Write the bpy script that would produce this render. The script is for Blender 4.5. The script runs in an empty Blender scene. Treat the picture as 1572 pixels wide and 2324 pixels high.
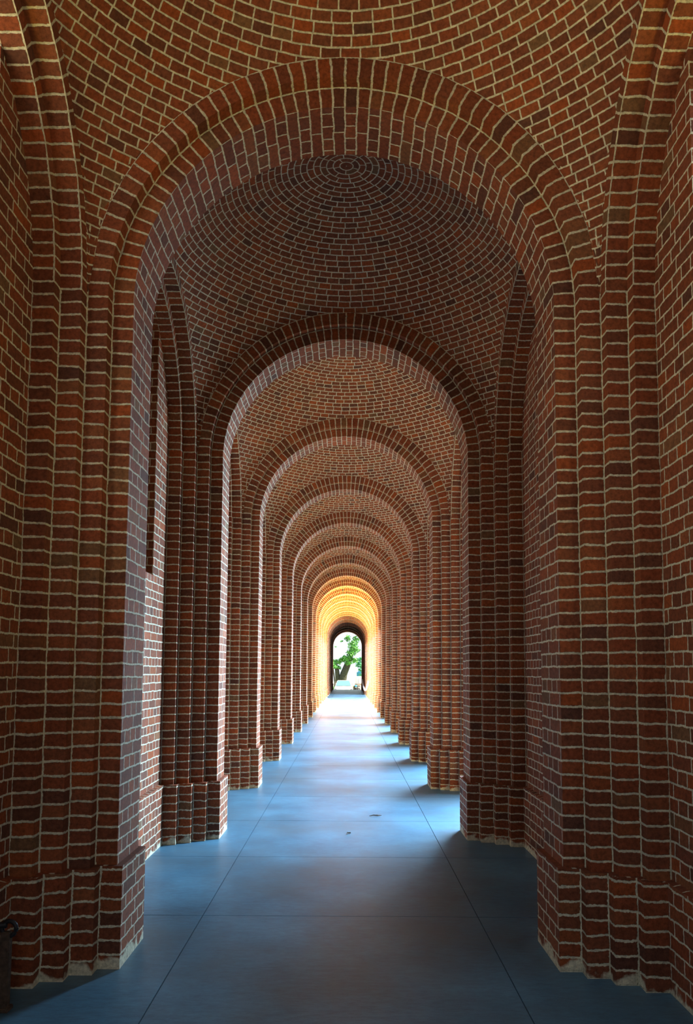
import bpy, bmesh, math, random
from mathutils import Vector, Matrix
random.seed(7)
PI = math.pi
sc = bpy.context.scene
COL = sc.collection

# ------------------------------------------------------------------ camera
F_PX = 1853.0
PITCH, ROLL, YAW = 0.0875, 0.0057, -0.002
CAM = Vector((0.0346, 0.0, 1.6))
cd = bpy.data.cameras.new('camera')
cd.sensor_fit = 'VERTICAL'; cd.sensor_height = 36.0
cd.lens = 36.0 * F_PX / 2324.0
cd.shift_y = (1360.26 - 1162.0) / 2324.0
cd.shift_x = 0.0
cd.clip_start = 0.05; cd.clip_end = 600
cam = bpy.data.objects.new('camera', cd); COL.objects.link(cam)
c, s = math.cos(YAW), math.sin(YAW)
R0 = Vector((c, -s, 0)); Fw0 = Vector((s, c, 0)); UP = Vector((0, 0, 1))
Fw = Fw0 * math.cos(PITCH) + UP * math.sin(PITCH)
Upv = UP * math.cos(PITCH) - Fw0 * math.sin(PITCH)
Rv = R0 * math.cos(ROLL) + Upv * math.sin(ROLL)
Uv = Upv * math.cos(ROLL) - R0 * math.sin(ROLL)
cam.matrix_world = Matrix(((Rv.x, Uv.x, -Fw.x, CAM.x), (Rv.y, Uv.y, -Fw.y, CAM.y), (Rv.z, Uv.z, -Fw.z, CAM.z), (0, 0, 0, 1)))
sc.camera = cam

# ------------------------------------------------------------------ exposure, sky, sun
vs = sc.view_settings
vs.view_transform = 'Standard'; vs.look = 'None'; vs.gamma = 1.0; vs.use_curve_mapping = False
vs.exposure = -0.2
w = bpy.data.worlds.new('sky'); sc.world = w; w.use_nodes = True
bg = w.node_tree.nodes['Background']
bg.inputs[0].default_value = (0.80, 0.90, 1.0, 1); bg.inputs[1].default_value = 1.5

sd = bpy.data.lights.new('sun', 'SUN'); sd.energy = 24.0; sd.color = (1.0, 0.84, 0.58); sd.angle = math.radians(0.6)
so = bpy.data.objects.new('sun', sd); COL.objects.link(so)
SUN_EL = math.radians(50)
dirv = Vector((math.cos(SUN_EL), 0.05, math.sin(SUN_EL)))       # towards the sun, from the right
so.rotation_euler = dirv.to_track_quat('Z', 'Y').to_euler(); so.location = (20, 45, 25)

# ------------------------------------------------------------------ dimensions
H3, H2, H1, H0 = 0.5025, 0.41, 0.3175, 0.225                    # half depths of the four steps
X0 = 1.2173; ST = 0.12
X1, X2, X3, X4 = X0 + ST, X0 + 2 * ST, X0 + 3 * ST, X0 + 4 * ST
XO = X4 + 0.36
BAY = 3.4053
YC0 = 4.7866
CH = 0.07422                                                    # course height
ZS = 50 * CH                                                    # springing
ZP = 0.54                                                       # plinth top
A, B = X2, BAY / 2 - H1
RS = math.sqrt(A * A + B * B)
BW = 0.2125
NK = 19                                                         # last pier
ROOF = 6.15
def yc(k): return YC0 + k * BAY
def bc(j): return YC0 + (j - 0.5) * BAY                         # bay j lies between piers j-1 and j

# daylight at each bay: (bay, side, half width, sill, sky power, warm fill power)
OPEN = {}
def op(j, side, wd, sill, pw, wb=0.0): OPEN[(j, side)] = (wd, sill, pw, wb)
op(-1, -1, .7, 2.438, 2, 1); op(-1, 1, .7, 2.438, 2, 1)
op(0, -1, .7, 1.9, 12, 31); op(0, 1, .7, 1.9, 10, 31)
NICHE = [(1, -1)]; op(1, -1, .7, 2.438, 0, 0)
for j in range(2, 8):
    op(j, -1, .7, 2.438, 18 if j > 2 else 4, 12)
    op(j, 1, .95, 0.0, 520 + 70 * (j - 2), 55 + 16 * (j - 2))
for j in range(8, 14):
    q = {8: .12, 9: .45, 13: .7}.get(j, 1.0)
    op(j, -1, 1.15, 0.0, 900 * q, 2300 * q); op(j, 1, 1.15, 0.0, 700 * max(q, .7), 3200 * q)
for j in range(14, 16):
    op(j, -1, .7, 2.438, 60, 120); op(j, 1, .9, 0.0, 700, 200)

def area(name, loc, rot, sx, sy, power, color):
    ld = bpy.data.lights.new(name, 'AREA'); ld.shape = 'RECTANGLE'; ld.size = sx; ld.size_y = sy
    ld.energy = power; ld.color = color
    o = bpy.data.objects.new(name, ld); COL.objects.link(o); o.location = loc; o.rotation_euler = rot
    return o
SKYC = (0.50, 0.76, 1.0); WARMC = (1.0, 0.74, 0.14)
for (j, sd_), (wd, sill, pw, wb) in OPEN.items():
    top = ZS + math.sqrt(1.2 ** 2 - wd ** 2) if wd < 1.2 else ZS
    hz = top - sill
    yy = bc(j)
    if pw <= 0: continue
    slant = 2 <= j < 8 and sd_ > 0          # lamp angled towards the viewer to keep the pier fronts dark
    d = Vector((-sd_ * .62, -.62, -.48)) if slant else Vector((-sd_ * 0.72, 0, -0.69 if j > 0 else -.38))
    a_ = area('daylight', (sd_ * (XO + (.75 if slant else .25)), yy + (.45 if slant else 0), sill + hz * .55), d.to_track_quat('-Z', 'Y').to_euler(), wd * 2, hz * .8, pw, SKYC)
    if slant: a_.data.spread = math.radians(105)
    if wb > 0:
        d = Vector((-sd_ * 0.52, 0, 0.85))
        area('warm_fill', (sd_ * (XO + .25), yy, sill + .12), d.to_track_quat('-Z', 'Y').to_euler(), wd * 2, .5, wb, WARMC)  # added warm upward lamps, standing in for light off the ground outside
# daylight at the open end behind the viewer, plus an added warm upward fill
area('rear_daylight', (0, -2.7, 2.3), Vector((0, 1, -0.1)).to_track_quat('-Z', 'Y').to_euler(), 2.2, 3.6, 1, (0.78, 0.9, 1.0))
area('rear_warm_fill', (0, -2.7, .3), Vector((0, .8, 0.75)).to_track_quat('-Z', 'Y').to_euler(), 2.2, .8, 3, WARMC)

# ------------------------------------------------------------------ materials
def newmat(name):
    m = bpy.data.materials.new(name); m.use_nodes = True
    nt = m.node_tree; b = nt.nodes['Principled BSDF']
    return m, nt, b
def simple(name, col, rough=.6, metal=0.0, noise=0.0, scale=20.0, bump=0.0):
    m, nt, b = newmat(name)
    b.inputs['Roughness'].default_value = rough; b.inputs['Metallic'].default_value = metal
    if noise > 0 or bump > 0:
        tc = nt.nodes.new('ShaderNodeTexCoord'); n = nt.nodes.new('ShaderNodeTexNoise')
        n.inputs['Scale'].default_value = scale; n.inputs['Detail'].default_value = 6
        nt.links.new(tc.outputs['Object'], n.inputs['Vector'])
        r = nt.nodes.new('ShaderNodeValToRGB')
        r.color_ramp.elements[0].position = .3; r.color_ramp.elements[1].position = .7
        r.color_ramp.elements[0].color = tuple(v * (1 - noise) for v in col) + (1,)
        r.color_ramp.elements[1].color = tuple(min(1, v * (1 + noise)) for v in col) + (1,)
        nt.links.new(n.outputs[0], r.inputs[0]); nt.links.new(r.outputs[0], b.inputs['Base Color'])
        if bump > 0:
            bp = nt.nodes.new('ShaderNodeBump'); bp.inputs['Strength'].default_value = bump; bp.inputs['Distance'].default_value = .01
            nt.links.new(n.outputs[0], bp.inputs['Height']); nt.links.new(bp.outputs[0], b.inputs['Normal'])
    else:
        b.inputs['Base Color'].default_value = tuple(col) + (1,)
    return m

def brick(name, bw, rh, off, squash=1.0, ms=.0066, wob=.006, skirt=False):
    m, nt, b = newmat(name); N = nt.nodes; L = nt.links
    uv = N.new('ShaderNodeUVMap'); uv.uv_map = 'UVMap'
    geo = N.new('ShaderNodeNewGeometry')
    oi = N.new('ShaderNodeObjectInfo')
    # a different run of bricks on every object
    mm = N.new('ShaderNodeMath'); mm.operation = 'MULTIPLY'; mm.inputs[1].default_value = 211.0; L.new(oi.outputs['Random'], mm.inputs[0])
    fl = N.new('ShaderNodeMath'); fl.operation = 'FLOOR'; L.new(mm.outputs[0], fl.inputs[0])
    m1 = N.new('ShaderNodeMath'); m1.operation = 'MULTIPLY'; m1.inputs[1].default_value = bw; L.new(fl.outputs[0], m1.inputs[0])
    m2 = N.new('ShaderNodeMath'); m2.operation = 'MULTIPLY'; m2.inputs[1].default_value = rh * 2; L.new(fl.outputs[0], m2.inputs[0])
    cb = N.new('ShaderNodeCombineXYZ'); L.new(m1.outputs[0], cb.inputs[0]); L.new(m2.outputs[0], cb.inputs[1])
    ad = N.new('ShaderNodeVectorMath'); ad.operation = 'ADD'; L.new(uv.outputs[0], ad.inputs[0]); L.new(cb.outputs[0], ad.inputs[1])
    # hand laid wobble: a coarse one and a fine ragged one
    def wobble(scale, amp, prev):
        n = N.new('ShaderNodeTexNoise'); n.inputs['Scale'].default_value = scale; n.inputs['Detail'].default_value = 2
        L.new(geo.outputs['Position'], n.inputs['Vector'])
        sb = N.new('ShaderNodeVectorMath'); sb.operation = 'SUBTRACT'; sb.inputs[1].default_value = (.5, .5, .5); L.new(n.outputs['Color'], sb.inputs[0])
        sl = N.new('ShaderNodeVectorMath'); sl.operation = 'SCALE'; sl.inputs['Scale'].default_value = amp; L.new(sb.outputs[0], sl.inputs[0])
        a = N.new('ShaderNodeVectorMath'); a.operation = 'ADD'; L.new(prev, a.inputs[0]); L.new(sl.outputs[0], a.inputs[1])
        return a.outputs[0]
    v = wobble(9, wob * 3.0, ad.outputs[0]); v = wobble(70, wob * 1.5, v)
    bt = N.new('ShaderNodeTexBrick')
    bt.offset = off; bt.offset_frequency = 2; bt.squash = squash; bt.squash_frequency = 2
    bt.inputs['Color1'].default_value = (0, 0, 0, 1); bt.inputs['Color2'].default_value = (1, 1, 1, 1); bt.inputs['Mortar'].default_value = (.5, .5, .5, 1)
    bt.inputs['Scale'].default_value = 1.0; bt.inputs['Mortar Size'].default_value = ms; bt.inputs['Mortar Smooth'].default_value = .35
    bt.inputs['Bias'].default_value = 0; bt.inputs['Brick Width'].default_value = bw; bt.inputs['Row Height'].default_value = rh
    L.new(v, bt.inputs['Vector'])
    r = N.new('ShaderNodeValToRGB'); cr = r.color_ramp
    stops = [(0, (.125, .048, .030)), (.07, (.17, .054, .026)), (.25, (.23, .062, .026)), (.45, (.27, .066, .024)), (.62, (.205, .064, .032)), (.78, (.275, .082, .032)), (.92, (.34, .076, .020)), (1, (.19, .100, .048))]
    while len(cr.elements) < len(stops): cr.elements.new(.5)
    for e, (p_, c_) in zip(cr.elements, stops): e.position = p_; e.color = c_ + (1,)
    L.new(bt.outputs['Color'], r.inputs[0])
    # mottling inside the brick
    n = N.new('ShaderNodeTexNoise'); n.inputs['Scale'].default_value = 45; n.inputs['Detail'].default_value = 8; n.inputs['Roughness'].default_value = .7
    L.new(geo.outputs['Position'], n.inputs['Vector'])
    mr = N.new('ShaderNodeMapRange'); mr.inputs[1].default_value = .3; mr.inputs[2].default_value = .7; mr.inputs[3].default_value = .50; mr.inputs[4].default_value = 1.35
    L.new(n.outputs[0], mr.inputs[0])
    n2 = N.new('ShaderNodeTexNoise'); n2.inputs['Scale'].default_value = 1.1; n2.inputs['Detail'].default_value = 3
    L.new(geo.outputs['Position'], n2.inputs['Vector'])
    mr2 = N.new('ShaderNodeMapRange'); mr2.inputs[1].default_value = .3; mr2.inputs[2].default_value = .7; mr2.inputs[3].default_value = .82; mr2.inputs[4].default_value = 1.15
    L.new(n2.outputs[0], mr2.inputs[0])
    mu = N.new('ShaderNodeMath'); mu.operation = 'MULTIPLY'; L.new(mr.outputs[0], mu.inputs[0]); L.new(mr2.outputs[0], mu.inputs[1])
    vs_ = N.new('ShaderNodeVectorMath'); vs_.operation = 'SCALE'; L.new(r.outputs[0], vs_.inputs[0]); L.new(mu.outputs[0], vs_.inputs['Scale'])
    # mortar
    mo = N.new('ShaderNodeVectorMath'); mo.operation = 'SCALE'; mo.inputs[0].default_value = (.66, .62, .46); L.new(mr.outputs[0], mo.inputs['Scale'])
    mx = N.new('ShaderNodeMix'); mx.data_type = 'RGBA'
    fac = bt.outputs['Fac']
    if skirt:   # cement smeared over the foot of the plinth
        sp = N.new('ShaderNodeSeparateXYZ'); L.new(geo.outputs['Position'], sp.inputs[0])
        n3 = N.new('ShaderNodeTexNoise'); n3.inputs['Scale'].default_value = 7; n3.inputs['Detail'].default_value = 5
        L.new(geo.outputs['Position'], n3.inputs['Vector'])
        k1 = N.new('ShaderNodeMath'); k1.operation = 'MULTIPLY_ADD'; k1.inputs[1].default_value = .26; k1.inputs[2].default_value = -.085; L.new(n3.outputs[0], k1.inputs[0])
        k2 = N.new('ShaderNodeMath'); k2.operation = 'SUBTRACT'; L.new(k1.outputs[0], k2.inputs[0]); L.new(sp.outputs[2], k2.inputs[1])
        k3 = N.new('ShaderNodeMath'); k3.operation = 'MULTIPLY'; k3.use_clamp = True; k3.inputs[1].default_value = 45; L.new(k2.outputs[0], k3.inputs[0])
        k4 = N.new('ShaderNodeMath'); k4.operation = 'MAXIMUM'; L.new(k3.outputs[0], k4.inputs[0]); L.new(bt.outputs['Fac'], k4.inputs[1])
        fac = k4.outputs[0]
    L.new(fac, mx.inputs['Factor']); L.new(vs_.outputs[0], mx.inputs[6]); L.new(mo.outputs[0], mx.inputs[7])
    L.new(mx.outputs[2], b.inputs['Base Color'])
    b.inputs['Roughness'].default_value = .82; b.inputs['Specular IOR Level'].default_value = .25
    # relief: raised pointing, rough brick faces
    h1 = N.new('ShaderNodeMath'); h1.operation = 'MULTIPLY_ADD'; h1.inputs[1].default_value = .30; L.new(n.outputs[0], h1.inputs[0]); L.new(bt.outputs['Fac'], h1.inputs[2])
    bp = N.new('ShaderNodeBump'); bp.inputs['Strength'].default_value = .75; bp.inputs['Distance'].default_value = .006
    L.new(h1.outputs[0], bp.inputs['Height']); L.new(bp.outputs[0], b.inputs['Normal'])
    return m

M_STACK = brick('stepped_brickwork', BW, CH, 0.0, ms=.0076)
M_RUN = brick('bonded_brickwork', .2305, CH, .5, squash=.5)
M_STACKF = brick('plinth_stepped_brickwork', BW, CH, 0.0, skirt=True, wob=.009, ms=.0076)
M_RUNF = brick('plinth_bonded_brickwork', .2305, CH, .5, squash=.5, skirt=True, wob=.008)
M_DOME = brick('dome_brickwork', .115, .055, .5, ms=.0060, wob=.003)

def floor_mat():
    m, nt, b = newmat('polished_cement'); N = nt.nodes; L = nt.links
    geo = N.new('ShaderNodeNewGeometry')
    def noise(sc_, det, rg=.6, stretch=None):
        n = N.new('ShaderNodeTexNoise'); n.inputs['Scale'].default_value = sc_; n.inputs['Detail'].default_value = det; n.inputs['Roughness'].default_value = rg
        src = geo.outputs['Position']
        if stretch:
            mp = N.new('ShaderNodeMapping'); mp.inputs['Scale'].default_value = stretch; L.new(src, mp.inputs[0]); src = mp.outputs[0]
        L.new(src, n.inputs['Vector']); return n
    a = noise(1.3, 5); c_ = noise(22, 9, .82, (.5, 1.3, 1)); d = noise(160, 3, .7)
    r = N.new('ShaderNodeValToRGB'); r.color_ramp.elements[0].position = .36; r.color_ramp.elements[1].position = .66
    r.color_ramp.elements[0].color = (.022, .080, .140, 1); r.color_ramp.elements[1].color = (.120, .31, .46, 1)  # blue of the sky light is worked into both floor colours
    ad = N.new('ShaderNodeMath'); ad.operation = 'MULTIPLY_ADD'; ad.inputs[1].default_value = .6; L.new(c_.outputs[0], ad.inputs[0])
    m2 = N.new('ShaderNodeMath'); m2.operation = 'MULTIPLY'; m2.inputs[1].default_value = .4; L.new(a.outputs[0], m2.inputs[0]); L.new(m2.outputs[0], ad.inputs[2])
    L.new(ad.outputs[0], r.inputs[0])
    # dark pits
    pr = N.new('ShaderNodeMapRange'); pr.inputs[1].default_value = .60; pr.inputs[2].default_value = .72; L.new(d.outputs[0], pr.inputs[0])
    mx = N.new('ShaderNodeMix'); mx.data_type = 'RGBA'; mx.inputs[7].default_value = (.05, .06, .07, 1); L.new(r.outputs[0], mx.inputs[6])
    pm = N.new('ShaderNodeMath'); pm.operation = 'MULTIPLY'; pm.inputs[1].default_value = .7; L.new(pr.outputs[0], pm.inputs[0]); L.new(pm.outputs[0], mx.inputs['Factor'])
    n5 = noise(.55, 6, .65); dr = N.new('ShaderNodeMapRange'); dr.inputs[1].default_value = .42; dr.inputs[2].default_value = .66; dr.inputs[3].default_value = 0; dr.inputs[4].default_value = .6
    L.new(n5.outputs[0], dr.inputs[0])
    mx2 = N.new('ShaderNodeMix'); mx2.data_type = 'RGBA'; mx2.inputs[7].default_value = (.070, .080, .080, 1)     # trodden dirt
    L.new(dr.outputs[0], mx2.inputs['Factor']); L.new(mx.outputs[2], mx2.inputs[6]); L.new(mx2.outputs[2], b.inputs['Base Color'])
    rr = N.new('ShaderNodeMapRange'); rr.inputs[1].default_value = .3; rr.inputs[2].default_value = .7; rr.inputs[3].default_value = .34; rr.inputs[4].default_value = .46
    L.new(c_.outputs[0], rr.inputs[0]); L.new(rr.outputs[0], b.inputs['Roughness'])
    bp = N.new('ShaderNodeBump'); bp.inputs['Strength'].default_value = .15; bp.inputs['Distance'].default_value = .003
    L.new(c_.outputs[0], bp.inputs['Height']); L.new(bp.outputs[0], b.inputs['Normal'])
    return m
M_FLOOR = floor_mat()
M_JOINT = simple('floor_joint', (.04, .07, .10), .9)
M_ROOF = simple('roof_render', (.35, .2, .14), .9)
M_GRASS = simple('lawn', (.30, .34, .10), .95, noise=.35, scale=1.5)
M_GRAVEL = simple('gravel', (.45, .42, .36), .95, noise=.25, scale=3)
M_RUST = simple('rusty_iron', (.10, .065, .045), .75, metal=.3, noise=.5, scale=40, bump=.5)
M_IRON = simple('dark_iron', (.03, .03, .035), .5, metal=.6)
M_BARK = simple('bark', (.045, .05, .042), .95, noise=.45, scale=6, bump=.8)
M_LEAF = simple('leaf', (.10, .34, .08), .7, noise=.5, scale=2)
M_LEAFY = simple('pale_leaf', (.35, .42, .08), .7, noise=.4, scale=3)
M_LEAFB = simple('bluish_leaf', (.07, .36, .20), .7, noise=.4, scale=3)
M_WHITE = simple('white_paint', (.80, .82, .83), .25)
M_GLASS = simple('windscreen_glass', (.10, .30, .36), .08)
M_GRILLE = simple('grille_plastic', (.015, .03, .05), .4)
M_CHROME = simple('chrome', (.8, .8, .8), .15, metal=1)
M_TYRE = simple('tyre_rubber', (.03, .03, .03), .9)
M_TAN = simple('tan_paint', (.50, .33, .16), .6)
M_BLUE = simple('blue_paint', (.04, .30, .55), .35)
M_ROPE = simple('white_rope', (.80, .78, .74), .8, noise=.1, scale=60, bump=.4)
M_TWIG = simple('dry_leaf', (.07, .05, .035), .9)

# ------------------------------------------------------------------ helpers
class MB:
    """mesh builder with UVs in metres"""
    def __init__(self): self.v = []; self.f = []; self.uv = []; self.mi = []
    def quad(self, pts, uvs, mi=0):
        b0 = len(self.v); self.v += [tuple(p) for p in pts]; self.f.append(tuple(range(b0, b0 + len(pts)))); self.uv += list(uvs); self.mi.append(mi)
    def mesh(self, name, mats, smooth=False, merge=True):
        me = bpy.data.meshes.new(name); me.from_pydata(self.v, [], self.f)
        l = me.uv_layers.new(name='UVMap')
        for i, u in enumerate(self.uv): l.data[i].uv = u
        for m in mats: me.materials.append(m)
        for p, i in zip(me.polygons, self.mi): p.material_index = i; p.use_smooth = smooth
        if merge:
            bm = bmesh.new(); bm.from_mesh(me); bmesh.ops.remove_doubles(bm, verts=bm.verts, dist=1e-5)
            bm.to_mesh(me); bm.free()
        me.update(); return me
def link(name, me, parent=None, loc=None):
    o = bpy.data.objects.new(name, me); COL.objects.link(o)
    if parent: o.parent = parent
    if loc: o.location = loc
    return o
def empty(name, loc, label, cat, group=None):
    o = bpy.data.objects.new(name, None); COL.objects.link(o); o.location = loc; o.empty_display_size = .2
    tag(o, label, cat, group); return o
def tag(o, label, cat, group=None):
    o['label'] = label; o['category'] = cat
    if group: o['group'] = group
    return o
def struct(o, label, cat):
    o['kind'] = 'structure'; o['label'] = label; o['category'] = cat; return o
def bmesh_obj(name, fn, mats, parent=None, loc=None, smooth=False):
    bm = bmesh.new(); fn(bm); me = bpy.data.meshes.new(name); bm.to_mesh(me); bm.free()
    for m in mats: me.materials.append(m)
    for p in me.polygons: p.use_smooth = smooth
    return link(name, me, parent, loc)
def box(bm, x0, x1, y0, y1, z0, z1, bev=0.0, mi=0):
    r = bmesh.ops.create_cube(bm, size=1.0)
    vv = r['verts']
    for q in vv: q.co = Vector(((x0 + x1) / 2 + q.co.x * (x1 - x0), (y0 + y1) / 2 + q.co.y * (y1 - y0), (z0 + z1) / 2 + q.co.z * (z1 - z0)))
    if bev > 0:
        es = list({e for q in vv for e in q.link_edges}); bmesh.ops.bevel(bm, geom=es, offset=bev, segments=2, affect='EDGES')
def tube(bm, pts, rad, n=10, caps=True):
    rings = []
    for i, p in enumerate(pts):
        p = Vector(p); a = Vector(pts[max(i - 1, 0)]); b_ = Vector(pts[min(i + 1, len(pts) - 1)])
        t = (b_ - a).normalized(); ref = Vector((0, 0, 1)) if abs(t.z) < .9 else Vector((1, 0, 0))
        u = t.cross(ref).normalized(); v = t.cross(u); r_ = rad[i] if isinstance(rad, (list, tuple)) else rad
        rings.append([bm.verts.new(p + (u * math.cos(q * 2 * PI / n) + v * math.sin(q * 2 * PI / n)) * r_) for q in range(n)])
    for a, b_ in zip(rings, rings[1:]):
        for q in range(n): bm.faces.new((a[q], a[(q + 1) % n], b_[(q + 1) % n], b_[q]))
    if caps:
        bm.faces.new(rings[0][::-1]); bm.faces.new(rings[-1])
def cyl(bm, c0, c1, r, n=20): tube(bm, [c0, c1], r, n)

ORD = ['nearest', 'second', 'third', 'fourth', 'fifth', 'sixth', 'seventh', 'eighth', 'ninth', 'tenth', 'eleventh', 'twelfth', 'thirteenth',
       'fourteenth', 'fifteenth', 'sixteenth', 'seventeenth', 'eighteenth', 'nineteenth', 'last']

# ------------------------------------------------------------------ floor
def build_floor():
    bm = bmesh.new()
    y0, y1 = -4.2, yc(NK) + 1.1
    xs = [-(XO + .3), -.905, .895, XO + .3]
    jy = [7.21 + 1.70265 * n for n in range(-7, 38)]
    ys = [y0] + [y for y in jy if y0 < y < y1] + [y1]
    g = .0032; dp = .006
    # panels with real open joints between them
    for i in range(3):
        for k in range(len(ys) - 1):
            a0 = xs[i] + (g if i else 0); a1 = xs[i + 1] - (g if i < 2 else 0)
            b0 = ys[k] + (g if k else 0); b1 = ys[k + 1] - (g if k < len(ys) - 2 else 0)
            t = [bm.verts.new(q) for q in ((a0, b0, 0), (a1, b0, 0), (a1, b1, 0), (a0, b1, 0))]
            l = [bm.verts.new((q.co.x, q.co.y, -dp)) for q in t]
            bm.faces.new(t)
            for q in range(4):
                f = bm.faces.new((t[q], l[q], l[(q + 1) % 4], t[(q + 1) % 4]))
    l = [bm.verts.new(q) for q in ((xs[0], y0, -dp), (xs[3], y0, -dp), (xs[3], y1, -dp), (xs[0], y1, -dp))]
    f = bm.faces.new(l); f.material_index = 1
    d = [bm.verts.new((q.co.x, q.co.y, -.70)) for q in l]
    for q in range(4): bm.faces.new((l[q], d[q], d[(q + 1) % 4], l[(q + 1) % 4]))
    bm.normal_update()
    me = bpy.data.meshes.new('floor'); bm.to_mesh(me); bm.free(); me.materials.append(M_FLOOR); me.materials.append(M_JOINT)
    o = link('floor', me); struct(o, 'smooth cement floor with sky blue in its colour, scored into large panels', 'floor')
build_floor()

# ------------------------------------------------------------------ piers
def pier_meshes(side):
    pts = [(XO, -H3), (X3, -H3), (X3, -H2), (X2, -H2), (X2, -H1), (X1, -H1), (X1, -H0), (X0, -H0),
           (X0, H0), (X1, H0), (X1, H1), (X2, H1), (X2, H2), (X3, H2), (X3, H3), (XO, H3)]
    Rz = H1 - H0
    us = []   # u range and material of each side face
    us.append((-(XO - X4), ST, 0)); us.append((ST, BW, 0))
    us += [(0, ST, 0), (ST, BW, 0), (0, ST, 0), (ST, BW, 0), (0, ST, 0)]
    us.append((0, 2 * H0, 1))
    us += [(BW - ST, BW, 0), (0, Rz, 0), (Rz, BW, 0), (0, Rz, 0), (Rz, BW, 0), (0, Rz, 0), (Rz, BW + XO - X4, 0)]
    def prism(pp, z0, z1, cap, mats, name):
        mb = MB()
        sid = [0, 0, 1, 1, 2, 2, 3, 9, 4, 5, 5, 6, 6, 7, 7]
        for i in range(len(pp) - 1):
            a, b_ = pp[i], pp[i + 1]; u0, u1, mi = us[i]; u0 += sid[i] * BW * 3; u1 += sid[i] * BW * 3
            mb.quad([(side * a[0], a[1], z0), (side * b_[0], b_[1], z0), (side * b_[0], b_[1], z1), (side * a[0], a[1], z1)],
                    [(u0, z0), (u1, z0), (u1, z1), (u0, z1)], mi)
        a, b_ = pp[-1], pp[0]
        mb.quad([(side * a[0], a[1], z0), (side * b_[0], b_[1], z0), (side * b_[0], b_[1], z1), (side * a[0], a[1], z1)],
                [(0, z0), (2 * H3, z0), (2 * H3, z1), (0, z1)], 1)
        if cap:
            mb.quad([(side * p[0], p[1], z1) for p in pp], [(p[0] * .5, .02 + p[1] * .02) for p in pp], 1)
        return mb.mesh(name, mats, merge=False)
    shaft = prism(pts, ZP, ZS, False, [M_STACK, M_RUN], 'shaft')
    dx, dy = .037, .030
    sg = lambda v: 1 if v > 0 else -1
    pl = [(XO + .04, pts[0][1] - dy)] + [(p[0] - dx, p[1] + sg(p[1]) * dy) for p in pts[1:-1]] + [(XO + .04, pts[-1][1] + dy)]
    plinth = prism(pl, 0.0, ZP, True, [M_STACKF, M_RUNF], 'plinth')
    return shaft, plinth
pm = {s_: pier_meshes(s_) for s_ in (-1, 1)}

def side_arch_name(side): return 'left' if side < 0 else 'right'
for k in range(-2, NK + 1):
    for side in (-1, 1):
        sn = side_arch_name(side)
        if k < 0: lb = 'stepped red brick pier behind the viewer on the %s, %s back' % (sn, 'nearest' if k == -1 else 'farther')
        elif k == 0: lb = 'nearest stepped red brick pier on the %s, filling the picture edge' % sn
        elif k == NK: lb = 'dark brick pier on the %s of the far doorway, last of its row' % sn
        else: lb = 'stepped red brick pier, %s from the viewer in the %s row' % (ORD[k], sn)
        e = empty('brick_pier', (0, yc(k), 0), lb, 'pier', 'brick piers along the %s side' % sn)
        link('shaft', pm[side][0], e); link('plinth', pm[side][1], e)

# ------------------------------------------------------------------ transverse arches
NV = 54
def trans_meshes():
    seg = NV * 2
    def sweep(prof, name, ub=0.0):
        mb = MB()
        for (r0, y0, u0, r1, y1, u1, mi) in prof:
            u0 += ub; u1 += ub
            for i in range(seg):
                a0, a1 = PI * i / seg, PI * (i + 1) / seg
                v0, v1 = ZS + a0 / PI * NV * CH, ZS + a1 / PI * NV * CH
                P = lambda r, y, a: (math.cos(a) * r, y, ZS + math.sin(a) * r)
                mb.quad([P(r0, y0, a0), P(r1, y1, a0), P(r1, y1, a1), P(r0, y0, a1)], [(u0, v0), (u1, v0), (u1, v1), (u0, v1)], mi)
        return mb.mesh(name, [M_STACK, M_RUN], merge=False)
    Rz = H1 - H0
    inner = sweep([(X1, -H0, 0, X0, -H0, ST, 0), (X0, -H0, 0, X0, H0, 2 * H0, 1), (X0, H0, BW - ST, X1, H0, BW, 0)], 'inner_ring')
    outer = sweep([(X2, -H1, 0, X1, -H1, ST, 0), (X1, -H1, ST, X1, -H0, BW, 0), (X1, H0, 0, X1, H1, Rz, 0), (X1, H1, Rz, X2, H1, BW, 0), (X2, H1, 0, X2, -H1, 2 * H1, 0)], 'outer_ring', BW * 7)
    return inner, outer
tm = trans_meshes()
for k in range(-2, NK + 1):
    if k < 0: lb = 'round brick cross arch behind the viewer, %s back' % ('nearest' if k == -1 else 'farther')
    elif k == 0: lb = 'largest and nearest round brick arch spanning the passage in two stepped rings'
    elif k == NK: lb = 'dark round brick arch of the far doorway framing the tree'
    else: lb = 'round two-ring brick arch spanning the passage, %s from the viewer' % ORD[k]
    e = empty('brick_arch', (0, yc(k), 0), lb, 'arch', 'round arches across the passage')
    link('inner_ring', tm[0], e); link('outer_ring', tm[1], e)

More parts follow.
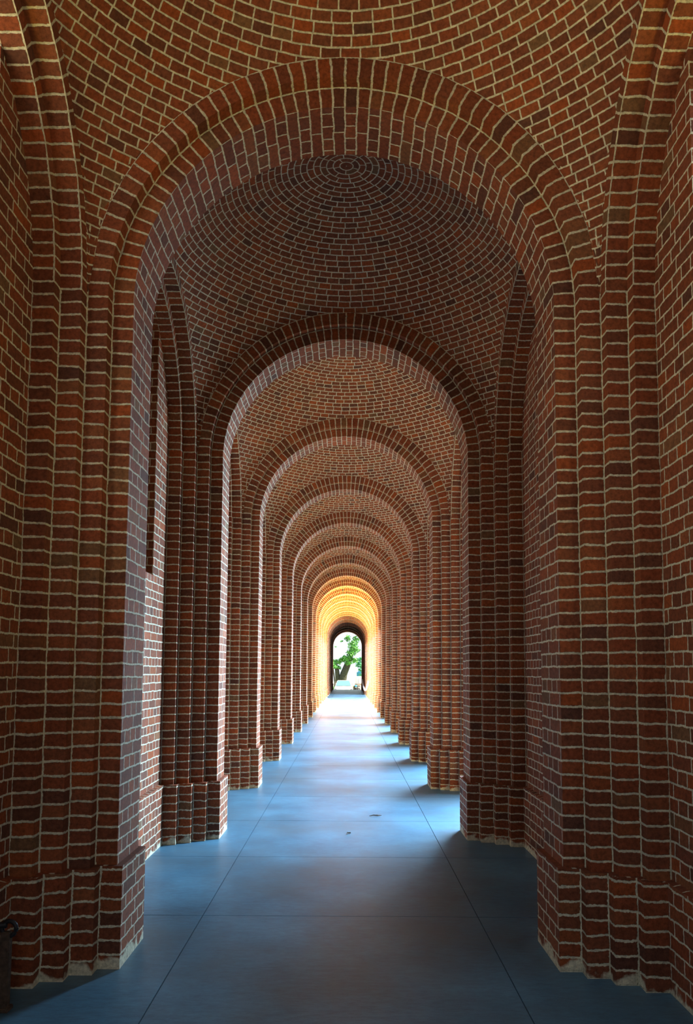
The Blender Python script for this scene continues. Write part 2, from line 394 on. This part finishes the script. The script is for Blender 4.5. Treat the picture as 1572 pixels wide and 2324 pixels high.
# ------------------------------------------------------------------ side arches (one each side of every bay)
R3, R4 = B - (H2 - H1), B - (H3 - H1)                           # 1.2925, 1.2
NS = 54
def side_meshes(side):
    seg = NS * 2
    def sweep(prof, name, ub=0.0):
        mb = MB()
        for (r0, x0, u0, r1, x1, u1, mi) in prof:
            u0 += ub; u1 += ub
            for i in range(seg):
                a0, a1 = PI * i / seg, PI * (i + 1) / seg
                v0, v1 = ZS + a0 / PI * NS * CH, ZS + a1 / PI * NS * CH
                P = lambda r, x, a: (side * x, math.cos(a) * r, ZS + math.sin(a) * r)
                mb.quad([P(r0, x0, a0), P(r1, x1, a0), P(r1, x1, a1), P(r0, x0, a1)], [(u0, v0), (u1, v0), (u1, v1), (u0, v1)], mi)
        return mb.mesh(name, [M_STACK, M_RUN], merge=False)
    Rz = R3 - R4
    # soffit (depth ST) then face (Rz) make one brick, joints at the re-entrant corners
    outer = sweep([(B, X2, BW - Rz, R3, X2, BW, 0), (R3, X2, 0, R3, X3, ST, 0), (B, X3, 0, B, X2, ST, 0)], 'outer_ring')
    inner = sweep([(R3, X3, BW - Rz, R4, X3, BW, 0), (R4, X3, 0, R4, X4, ST, 0)], 'inner_ring', BW * 11)
    return inner, outer
sm = {s_: side_meshes(s_) for s_ in (-1, 1)}
for j in range(-1, NK + 1):
    for side in (-1, 1):
        sn = side_arch_name(side)
        if j < 0: lb = 'round brick wall arch on the %s, behind the viewer' % sn
        elif j == 0: lb = 'nearest round brick wall arch high on the %s, running along the passage' % sn
        else: lb = 'round brick wall arch on the %s, just before the %s pier' % (sn, ORD[j])
        e = empty('side_arch', (0, bc(j), 0), lb, 'arch', 'wall arches along the %s side' % sn)
        link('inner_ring', sm[side][0], e); link('outer_ring', sm[side][1], e)

# ------------------------------------------------------------------ domes
def dome_mesh():
    mb = MB(); seg = 288; dth = .0275 * 2 / RS; nr = int(math.ceil(PI / 2 / dth)); rnd = random.Random(3)
    def tmax(ph):
        c_, s_ = abs(math.cos(ph)), abs(math.sin(ph))
        r = min(A / c_ if c_ > 1e-9 else 9, B / s_ if s_ > 1e-9 else 9)
        return math.asin(min(1, r / RS))
    ac = math.atan2(B, A)
    phs = []
    for q0, q1, n in ((-ac, ac, 72), (ac, PI - ac, 72), (PI - ac, PI + ac, 72), (PI + ac, 2 * PI - ac, 72)):
        phs += [q0 + (q1 - q0) * i / n for i in range(n)]
    phs.append(2 * PI - ac)
    def P(th, ph):
        x, y, z = RS * math.sin(th) * math.cos(ph), RS * math.sin(th) * math.sin(ph), RS * math.cos(th)
        z += .087 * max(0, 1 - x * x / A / A) * max(0, 1 - y * y / B / B)
        return (x, y, ZS + z)
    for r in range(nr):
        t0, t1 = r * dth, min((r + 1) * dth, PI / 2)
        n = max(1, round(2 * PI * RS * math.sin((t0 + t1) / 2) / .115)); uo = rnd.random() * 2
        if r == 0: n = 0
        for i in range(len(phs) - 1):
            a0, a1 = phs[i], phs[i + 1]; m0, m1 = tmax(a0), tmax(a1)
            if t0 >= m0 - 1e-7 and t1 > m0 and t0 >= m1 - 1e-7: continue
            q = [(min(t0, m0), a0), (min(t1, m0), a0), (min(t1, m1), a1), (min(t0, m1), a1)]
            pts = [P(*z) for z in q]
            uvs = [(((z[1] + ac) / (2 * PI) * n + uo) * .115 if n else .0288 + 40 * .115, z[0] / dth * .055) for z in q]
            if r == 0: pts = [pts[0], pts[1], pts[2]]; uvs = uvs[:3]
            mb.quad(pts, uvs, 0)
    me = mb.mesh('brick_dome', [M_DOME], smooth=True, merge=True)
    return me
dm = dome_mesh()
for j in range(-1, NK + 1):
    o = link('brick_dome', dm, None, (0, bc(j), 0))
    if j < 0: lb = 'shallow brick dome behind the viewer'
    elif j == 0: lb = 'nearest shallow brick dome, its rings cut off by the top of the picture'
    elif j == 1: lb = 'shallow brick dome whose whole round centre of rings is seen'
    else: lb = 'shallow ringed brick dome just before the %s cross arch' % ORD[j]
    tag(o, lb, 'dome', 'shallow brick domes over the passage')

# ------------------------------------------------------------------ side walls with their openings
def wall_mesh(side, o_, niche=False):
    mb = MB(); x0, x1 = X4, XO - .04; yA, yB = -(BAY / 2 - H3), BAY / 2 - H3
    top = ROOF
    def rect(ya, yb, za, zb, x):
        mb.quad([(side * x, ya, za), (side * x, yb, za), (side * x, yb, zb), (side * x, ya, zb)], [(ya + 3, za), (yb + 3, za), (yb + 3, zb), (ya + 3, zb)], 0)
    for x in (x0, x1):
        if o_ is None or (niche and x == x1): rect(yA, yB, 0, top, x); continue
        wd, sill, _, _ = o_
        rect(yA, -wd, 0, top, x); rect(wd, yB, 0, top, x)
        if sill > 0: rect(-wd, wd, 0, sill, x)
        n = 24
        for i in range(n):
            a, b_ = -wd + 2 * wd * i / n, -wd + 2 * wd * (i + 1) / n
            za, zb = ZS + math.sqrt(R4 * R4 - a * a), ZS + math.sqrt(R4 * R4 - b_ * b_)
            mb.quad([(side * x, a, za), (side * x, b_, zb), (side * x, b_, top), (side * x, a, top)], [(a + 3, za), (b_ + 3, zb), (b_ + 3, top), (a + 3, top)], 0)
            if x == x0:
                mb.quad([(side * x0, a, za), (side * x1, a, za), (side * x1, b_, zb), (side * x0, b_, zb)], [(0, i * .08), (.36, i * .08), (.36, i * .08 + .08), (0, i * .08 + .08)], 0)
    if o_ is not None:
        wd, sill, _, _ = o_; zt = ZS + math.sqrt(R4 * R4 - wd * wd)
        for yy in (-wd, wd):
            mb.quad([(side * x0, yy, sill), (side * x1, yy, sill), (side * x1, yy, zt), (side * x0, yy, zt)], [(0, sill), (.36, sill), (.36, zt), (0, zt)], 0)
        if sill > 0:
            mb.quad([(side * x0, -wd, sill), (side * x0, wd, sill), (side * x1, wd, sill), (side * x1, -wd, sill)], [(0, .01), (0, 2 * wd), (.36, 2 * wd), (.36, .01)], 0)
    return mb.mesh('wall', [M_RUN], merge=False)
def wall_plinth(side, o_):
    bmx = MB(); x = X4 - .037; yA, yB = -(BAY / 2 - H3), BAY / 2 - H3
    spans = [(yA, yB)] if (o_ is None or o_[1] > 0) else [(yA, -o_[0]), (o_[0], yB)]
    for (a, b_) in spans:
        bmx.quad([(side * x, a, 0), (side * x, b_, 0), (side * x, b_, ZP), (side * x, a, ZP)], [(a + 3, 0), (b_ + 3, 0), (b_ + 3, ZP), (a + 3, ZP)], 0)
        bmx.quad([(side * x, a, ZP), (side * x, b_, ZP), (side * (X4 + .02), b_, ZP + .012), (side * (X4 + .02), a, ZP + .012)], [(a, .01), (b_, .01), (b_, .06), (a, .06)], 0)
        for e in (a, b_):
            bmx.quad([(side * x, e, 0), (side * (X4 + .02), e, 0), (side * (X4 + .02), e, ZP), (side * x, e, ZP)], [(0, 0), (.05, 0), (.05, ZP), (0, ZP)], 0)
    return bmx.mesh('wall_plinth', [M_RUNF], merge=False)
for side in (-1, 1):
    sn = side_arch_name(side); cache = {}
    for j in range(-1, NK + 1):
        o_ = OPEN.get((j, side)); nb = (j, side) in NICHE; key = (o_[:2] if o_ else None, nb)
        if key not in cache: cache[key] = (wall_mesh(side, o_, nb), wall_plinth(side, o_))
        lb = 'red brick wall on the %s side%s' % (sn, '' if not o_ else (', open to the floor' if o_[1] == 0 else (' with a tall dark recess' if nb else ' with a high window opening')))
        e = link('wall_' + sn, cache[key][0], None, (0, bc(j), 0)); struct(e, lb, 'wall')
        link('plinth', cache[key][1], e)

# roof over the domes
def roofm(bm): box(bm, -XO - .25, XO + .25, -3.2, yc(NK) + .75, ROOF, ROOF + .25)
struct(bmesh_obj('ceiling', roofm, [M_ROOF]), 'flat roof slab above the brick domes', 'roof')
def blocks(bm):   # masonry filling above the springing of the piers, outside the domes
    for k in range(-2, NK + 1):
        for s_ in (-1, 1):
            a, b_ = sorted((s_ * (X4 - .04), s_ * XO)); box(bm, a, b_, yc(k) - H3, yc(k) + H3, ZS, ROOF)
struct(bmesh_obj('trim_1', blocks, [M_ROOF]), 'outer masonry above the piers', 'masonry')
def gables(bm):
    for y0, y1 in ((-2.95, -2.60), (yc(NK) + H3 + .045, yc(NK) + H3 + .36)):
        pts = []
        n = 32
        for yy in (y0, y1):
            row = []
            row.append([bm.verts.new((math.cos(PI * i / n) * X0, yy, ZS + math.sin(PI * i / n) * X0)) for i in range(n + 1)])
            row.append([bm.verts.new((math.cos(PI * i / n) * X0 * 1.0 if 0 < i < n else (XO if i == 0 else -XO), yy, ROOF if 0 < i < n else ZS)) for i in range(n + 1)])
            for i in range(n): bm.faces.new((row[0][i], row[0][i + 1], row[1][i + 1], row[1][i]))
            pts.append(row)
        for i in range(n): bm.faces.new((pts[0][0][i], pts[0][0][i + 1], pts[1][0][i + 1], pts[1][0][i]))
        for s_ in (-1, 1):
            a, b_ = sorted((s_ * X0, s_ * XO)); box(bm, a, b_, y0, y1, -.0, ROOF)
struct(bmesh_obj('wall_end', gables, [M_ROOF]), 'end walls of the passage around its round doorway', 'wall')

# ------------------------------------------------------------------ outside: ground and an unseen wall added to block sun on the right
def ground(bm):
    for (a, b_, c_, d, mi) in ((-60, 60, -30, 180, 0),):
        f = bm.faces.new([bm.verts.new(q) for q in ((a, c_, -.70), (b_, c_, -.70), (b_, d, -.70), (a, d, -.70))]); f.material_index = mi
g = bmesh_obj('ground', ground, [M_GRAVEL]); struct(g, 'pale sunlit ground outside the passage', 'ground')
def lawnf(bm):
    f = bm.faces.new([bm.verts.new(q) for q in ((-30, 84, -.69), (30, 84, -.69), (30, 120, -.69), (-30, 120, -.69))])
struct(bmesh_obj('lawn', lawnf, [M_GRASS]), 'bright green lawn under the far tree', 'lawn')
def sun_screen(bm):
    box(bm, 5.6, 6.4, -12, yc(8) - .4, -.7, 9.5); box(bm, 5.6, 6.4, yc(12) + 1.3, yc(NK) + .5, -.7, 9.5)  # unseen sun blocker, with a gap where the far bays are sunlit
struct(bmesh_obj('wall_sun_screen', sun_screen, [M_RUN]), 'unseen tall brick screen added to keep sun off the right side', 'wall')

# ------------------------------------------------------------------ iron post at the left edge
def post():
    e = empty('gate_post', (-1.575, 3.99, 0), 'rusty iron post with a ring at its top, at the lower left edge', 'post')
    def shaft(bm):
        box(bm, -.022, .022, -.022, .022, 0, .36, bev=.004)
        box(bm, -.034, .034, -.034, .034, 0, .02, bev=.004)
    bmesh_obj('post', shaft, [M_RUST], e)
    def ring(bm):
        pts = [(.012 + .034 * math.cos(a), 0, .375 + .034 * math.sin(a)) for a in [i * 2 * PI / 20 for i in range(21)]]
        tube(bm, pts, .011, 8, caps=False)
    bmesh_obj('ring', ring, [M_IRON], e, smooth=True)
    def bar(bm):
        tube(bm, [(-.12, 0, .385), (-.05, 0, .39), (.0, 0, .39)], .014, 10)
    bmesh_obj('hinge_bar', bar, [M_IRON], e, smooth=True)
post()

# twigs on the floor
def twig(loc, rz, label, L_=.07):
    def fn(bm):
        tube(bm, [(-L_, 0, .008), (-L_ * .3, .012, .014), (L_ * .3, -.006, .012), (L_, .014, .008)], [.003, .006, .007, .003], 6)
        tube(bm, [(0, 0, .012), (.02, .03, .012), (.045, .045, .006)], [.005, .004, .002], 5)
    o = bmesh_obj('twig', fn, [M_TWIG], None, loc); o.rotation_euler.z = rz
    tag(o, label, 'twig')
twig((.351, 9.2, 0), .2, 'dark dry twig lying on the lit cement floor right of the middle')
twig((.057, 8.21, 0), 1.1, 'small curled dry leaf stalk on the floor before the brighter part', .045)

# white rope hung between two far right piers
def rope():
    e = Vector((X0 - .10, 43.5, 1.06)); f = Vector((X0 - .10, 60.2, .98))
    def fn(bm):
        pts = []
        for i in range(25):
            t = i / 24; p = e.lerp(f, t); p.z -= .62 * 4 * t * (1 - t); pts.append(p)
        tube(bm, pts, .045, 8)
    o = bmesh_obj('rope', fn, [M_ROPE], None, None, True)
    tag(o, 'white rope hanging in a curve between far right piers', 'rope')
rope()

# ------------------------------------------------------------------ beyond the doorway
def tree(loc, label, limbs, clusters, leafmat, name='tree', seed=1, leafsize=.28, cat='tree'):
    rnd = random.Random(seed)
    e = empty(name, loc, label, cat)
    def tr(bm):
        for pts, rad in limbs: tube(bm, pts, rad, 12)
    bmesh_obj('trunk', tr, [M_BARK], e, smooth=True)
    def lf(bm):
        for (cx, cy, cz, rx, rz, n) in clusters:
            for _ in range(n):
                d = Vector((rnd.gauss(0, 1), rnd.gauss(0, 1), rnd.gauss(0, 1))).normalized() * (rnd.random() ** .5)
                p = Vector((cx + d.x * rx, cy + d.y * rx, cz + d.z * rz))
                a = Vector((rnd.gauss(0, 1), rnd.gauss(0, 1), rnd.gauss(0, .6))).normalized(); b_ = a.cross(Vector((rnd.gauss(0, 1), rnd.gauss(0, 1), rnd.gauss(0, 1)))).normalized()
                s_ = leafsize * (.6 + rnd.random() * .7)
                vs_ = [bm.verts.new(p + q) for q in (-a * s_, b_ * s_ * .42 + a * s_ * .1, a * s_, -b_ * s_ * .42 + a * s_ * .1)]
                bm.faces.new(vs_)
    bmesh_obj('foliage', lf, [leafmat], e)
    return e
TZ = -.70
tree((-.55, 92, TZ), 'big old tree with a thick leaning trunk seen through the far doorway',
     [([(0, 0, 0), (-.05, 0, .9), (.15, 0, 2.0), (.55, 0, 3.0), (1.0, .2, 4.2), (1.15, .3, 5.6)], [.62, .46, .40, .36, .24, .1]),
      ([(-.2, .1, .1), (-.5, 0, 1.3), (-.62, 0, 2.4), (-.9, 0, 3.4)], [.42, .30, .24, .12]),
      ([(.9, 0, 4.0), (1.4, 0, 4.6), (1.6, 0, 5.4)], [.14, .08, .04])],
     [(.45, -.5, 3.75, .55, .4, 240), (.95, -.5, 4.3, .6, .5, 280), (1.15, -.4, 5.1, .65, .6, 260), (.55, 0, 6.0, .38, .45, 110), (1.5, 0, 5.8, .45, .5, 150), (.6, -.5, 3.2, .5, .25, 90), (-.1, 0, 5.6, .2, .15, 14), (-.7, 0, 5.0, .2, .12, 9),
      (1.6, 0, 4.7, .4, .4, 60), (-.1, 0, 3.5, .45, .33, 120), (-.7, 0, 3.25, .6, .35, 190), (-1.1, 0, 2.85, .4, .3, 110), (-.5, 0, 2.65, .4, .25, 80), (1.35, 0, 3.5, .4, .35, 130)], M_LEAF, seed=4, leafsize=.15)
tree((1.6, 96, TZ), 'blue-green drooping foliage of a smaller tree right of the big trunk',
     [([(.6, 0, 0), (.5, 0, 1.4), (.3, 0, 3.2)], [.07, .06, .03])],
     [(-.25, 0, 3.1, .45, .4, 170), (.05, 0, 2.5, .35, .45, 150), (-.05, 0, 3.7, .4, .3, 100), (.1, 0, 1.9, .25, .3, 50)], M_LEAFB, seed=9, leafsize=.14)
tree((-1.75, 88, TZ), 'thin dark tree with a bent stem at the left of the far doorway',
     [([(.35, 0, 0), (.42, 0, 1.0), (.3, 0, 2.0), (.1, 0, 3.1)], [.10, .08, .08, .06])],
     [(.1, 0, 3.1, .35, .25, 40), (.4, 0, 2.7, .3, .2, 30)], M_LEAF, seed=12, leafsize=.14)
def hedge(loc, label, rx, hz, mat, seed, n):
    rnd = random.Random(seed)
    def fn(bm):
        for _ in range(n):
            p = Vector((rnd.uniform(-rx, rx), rnd.uniform(-.4, .4), rnd.uniform(.0, hz) * (1 - .3 * rnd.random())))
            a = Vector((rnd.gauss(0, 1), rnd.gauss(0, 1), rnd.gauss(0, 1))).normalized(); b_ = a.cross(Vector((rnd.gauss(0, 1), rnd.gauss(0, 1), rnd.gauss(0, 1)))).normalized()
            s_ = .12
            bm.faces.new([bm.verts.new(p + q) for q in (-a * s_, b_ * s_ * .5, a * s_, -b_ * s_ * .5)])
    tag(bmesh_obj('bush', fn, [mat], None, loc), label, 'bush')
hedge((.75, 88, TZ), 'low yellow-green bush right of the big tree trunk', .95, .7, M_LEAFY, 21, 420)
hedge((-1.6, 84, TZ), 'low dark green bush behind the car, at the left of the doorway', .5, .75, M_LEAF, 22, 260)

def car(loc, label, paint, name='car', scale=1.0):
    e = empty(name, loc, label, 'car')
    secs = [  # y, half width, z low, z high (body), rounded profile seen from the front
        (0.0, .62, .28, .52), (.06, .78, .20, .68), (.25, .86, .18, .74), (1.05, .88, .18, .86), (2.0, .88, .2, .90), (3.4, .88, .2, .92), (4.2, .82, .25, .9), (4.35, .72, .35, .8)]
    def body(bm):
        rings = []
        for y, hw, z0, z1 in secs:
            pr = [(-hw * .92, z0), (-hw, z0 + .12), (-hw, z1 - .16), (-hw * .9, z1 - .03), (-hw * .5, z1 + .02), (0, z1 + .035), (hw * .5, z1 + .02), (hw * .9, z1 - .03), (hw, z1 - .16), (hw, z0 + .12), (hw * .92, z0)]
            rings.append([bm.verts.new((x, y, z)) for x, z in pr])
        for a, b_ in zip(rings, rings[1:]):
            n = len(a)
            for q in range(n): bm.faces.new((a[q], a[(q + 1) % n], b_[(q + 1) % n], b_[q]))
        bm.faces.new(rings[0][::-1]); bm.faces.new(rings[-1])
    bmesh_obj('body', body, [paint], e, smooth=True)
    def cab(bm):
        lo = [(-.80, 1.0, .86), (.80, 1.0, .86), (.80, 3.9, .9), (-.80, 3.9, .9)]; hi = [(-.60, 1.75, 1.40), (.60, 1.75, 1.40), (.60, 3.2, 1.40), (-.60, 3.2, 1.40)]
        a = [bm.verts.new(q) for q in lo]; b_ = [bm.verts.new(q) for q in hi]
        for q in range(4): bm.faces.new((a[q], a[(q + 1) % 4], b_[(q + 1) % 4], b_[q]))
        bm.faces.new(b_)
        bmesh.ops.bevel(bm, geom=list(bm.edges), offset=.05, segments=2, affect='EDGES')
    bmesh_obj('cabin', cab, [paint], e)
    def ws(bm):
        bm.faces.new([bm.verts.new(q) for q in ((-.70, 1.045, .915), (.70, 1.045, .915), (.545, 1.68, 1.37), (-.545, 1.68, 1.37))])
        r = bmesh.ops.extrude_face_region(bm, geom=list(bm.faces)); bmesh.ops.translate(bm, verts=[v for v in r['geom'] if isinstance(v, bmesh.types.BMVert)], vec=(0, -.02, .02))
    bmesh_obj('windscreen', ws, [M_GLASS], e)
    def gr(bm): box(bm, -.60, .60, -.02, .1, .40, .58, bev=.03)
    gq = bmesh_obj('grille', gr, [M_GRILLE], e)
    def bars(bm):
        for x in (-.45, -.3, -.15, .15, .3, .45): box(bm, x - .012, x + .012, -.035, 0, .42, .56)
    bmesh_obj('bars', bars, [M_CHROME], gq)
    def badge(bm): cyl(bm, (0, -.045, .49), (0, -.01, .49), .085, 16)
    bmesh_obj('badge', badge, [M_WHITE], gq)
    for s_ in (-1, 1):
        def hl(bm): box(bm, s_ * .72 - .12, s_ * .72 + .12, .03, .2, .52, .66, bev=.03)
        bmesh_obj('headlight', hl, [M_CHROME], e)
        for yy in (.75, 3.45):
            def wh(bm): cyl(bm, (s_ * .68, yy, .31), (s_ * .89, yy, .31), .31, 24)
            bmesh_obj('wheel', wh, [M_TYRE], e)
        def mir(bm): box(bm, s_ * .98 - .09, s_ * .98 + .09, 1.15, 1.27, .92, 1.05, bev=.02)
        bmesh_obj('mirror', mir, [paint], e)
    e.scale = (scale,) * 3
    return e
car((-.35, 76.2, TZ), 'white car parked facing the far doorway, dark grille towards the viewer', M_WHITE)
def van():
    e = empty('van', (1.68, 83, TZ), 'boxy white van with tan trim at the right of the far doorway', 'van')
    def b_(bm): box(bm, -.85, .85, 0, 3.6, .3, 1.75, bev=.12)
    bmesh_obj('body', b_, [M_WHITE], e)
    def w_(bm): box(bm, -.9, .9, -.03, 3.5, .92, .99)
    bmesh_obj('trim_band', w_, [M_TAN], e)
    def g_(bm): box(bm, -.6, .6, -.02, .05, 1.05, 1.5, bev=.02)
    bmesh_obj('windscreen', g_, [M_WHITE], e)
    for s_ in (-1, 1):
        for yy in (.6, 2.9):
            def wh(bm): cyl(bm, (s_ * .65, yy, .3), (s_ * .86, yy, .3), .3, 20)
            bmesh_obj('wheel', wh, [M_TYRE], e)
van()
def bluevan():
    e = empty('van', (2.15, 104, TZ), 'blue van far off beyond the doorway, behind the white van', 'van')
    def b_(bm): box(bm, -.95, .95, 0, 4.5, .35, 2.3, bev=.15)
    bmesh_obj('body', b_, [M_BLUE], e)
    def g_(bm): box(bm, -.75, .75, -.02, .05, 1.35, 1.95, bev=.03)
    bmesh_obj('windscreen', g_, [M_GLASS], e)
    for s_ in (-1, 1):
        for yy in (.8, 3.6):
            def wh(bm): cyl(bm, (s_ * .72, yy, .34), (s_ * .94, yy, .34), .34, 20)
            bmesh_obj('wheel', wh, [M_TYRE], e)
bluevan()
def motor(loc, rz, label):
    e = empty('motorcycle', loc, label, 'motorcycle'); e.rotation_euler.z = rz
    for yy in (0, 1.25):
        def wh(bm):
            tube(bm, [(0, yy + .27 * math.cos(a), .3 + .27 * math.sin(a)) for a in [i * 2 * PI / 18 for i in range(19)]], .045, 6, caps=False)
            cyl(bm, (-.03, yy, .3), (.03, yy, .3), .06, 10)
        bmesh_obj('wheel', wh, [M_TYRE], e)
    def fr(bm):
        tube(bm, [(0, 0, .3), (0, .28, .85), (0, .45, .8), (0, .9, .72), (0, 1.25, .35)], .04, 8)
        tube(bm, [(0, .3, .8), (0, .55, .35), (0, 1.25, .3)], .05, 8)
        box(bm, -.12, .12, .42, .78, .32, .62, bev=.04)
    bmesh_obj('frame', fr, [M_IRON], e)
    def se(bm): box(bm, -.13, .13, .7, 1.35, .74, .84, bev=.03)
    bmesh_obj('seat', se, [M_TYRE], e)
    def tk(bm): box(bm, -.14, .14, .35, .72, .72, .92, bev=.06)
    bmesh_obj('tank', tk, [M_BLUE], e)
    def hb(bm): tube(bm, [(-.33, .35, 1.0), (-.1, .25, .98), (.1, .25, .98), (.33, .35, 1.0)], .022, 8)
    bmesh_obj('handlebar', hb, [M_IRON], e, smooth=True)
motor((-1.45, 81.6, TZ), .3, 'dark motorcycle parked left of the white car')
motor((.55, 81.6, TZ), -.5, 'dark motorcycle parked right of the white car')
def boards(bm):
    for i, (x, a) in enumerate(((-.25, -.5), (0, .35), (.22, .6))):
        m = Matrix.Translation((x, 0, .42)) @ Matrix.Rotation(a, 4, 'Y')
        r = bmesh.ops.create_cube(bm, size=1); bmesh.ops.transform(bm, verts=r['verts'], matrix=m @ Matrix.Diagonal((.22, .05, .85, 1)))
tag(bmesh_obj('timber_boards', boards, [M_TAN], None, (-.75, 86, TZ)), 'broken tan timber boards leaning at the foot of the big tree', 'boards')
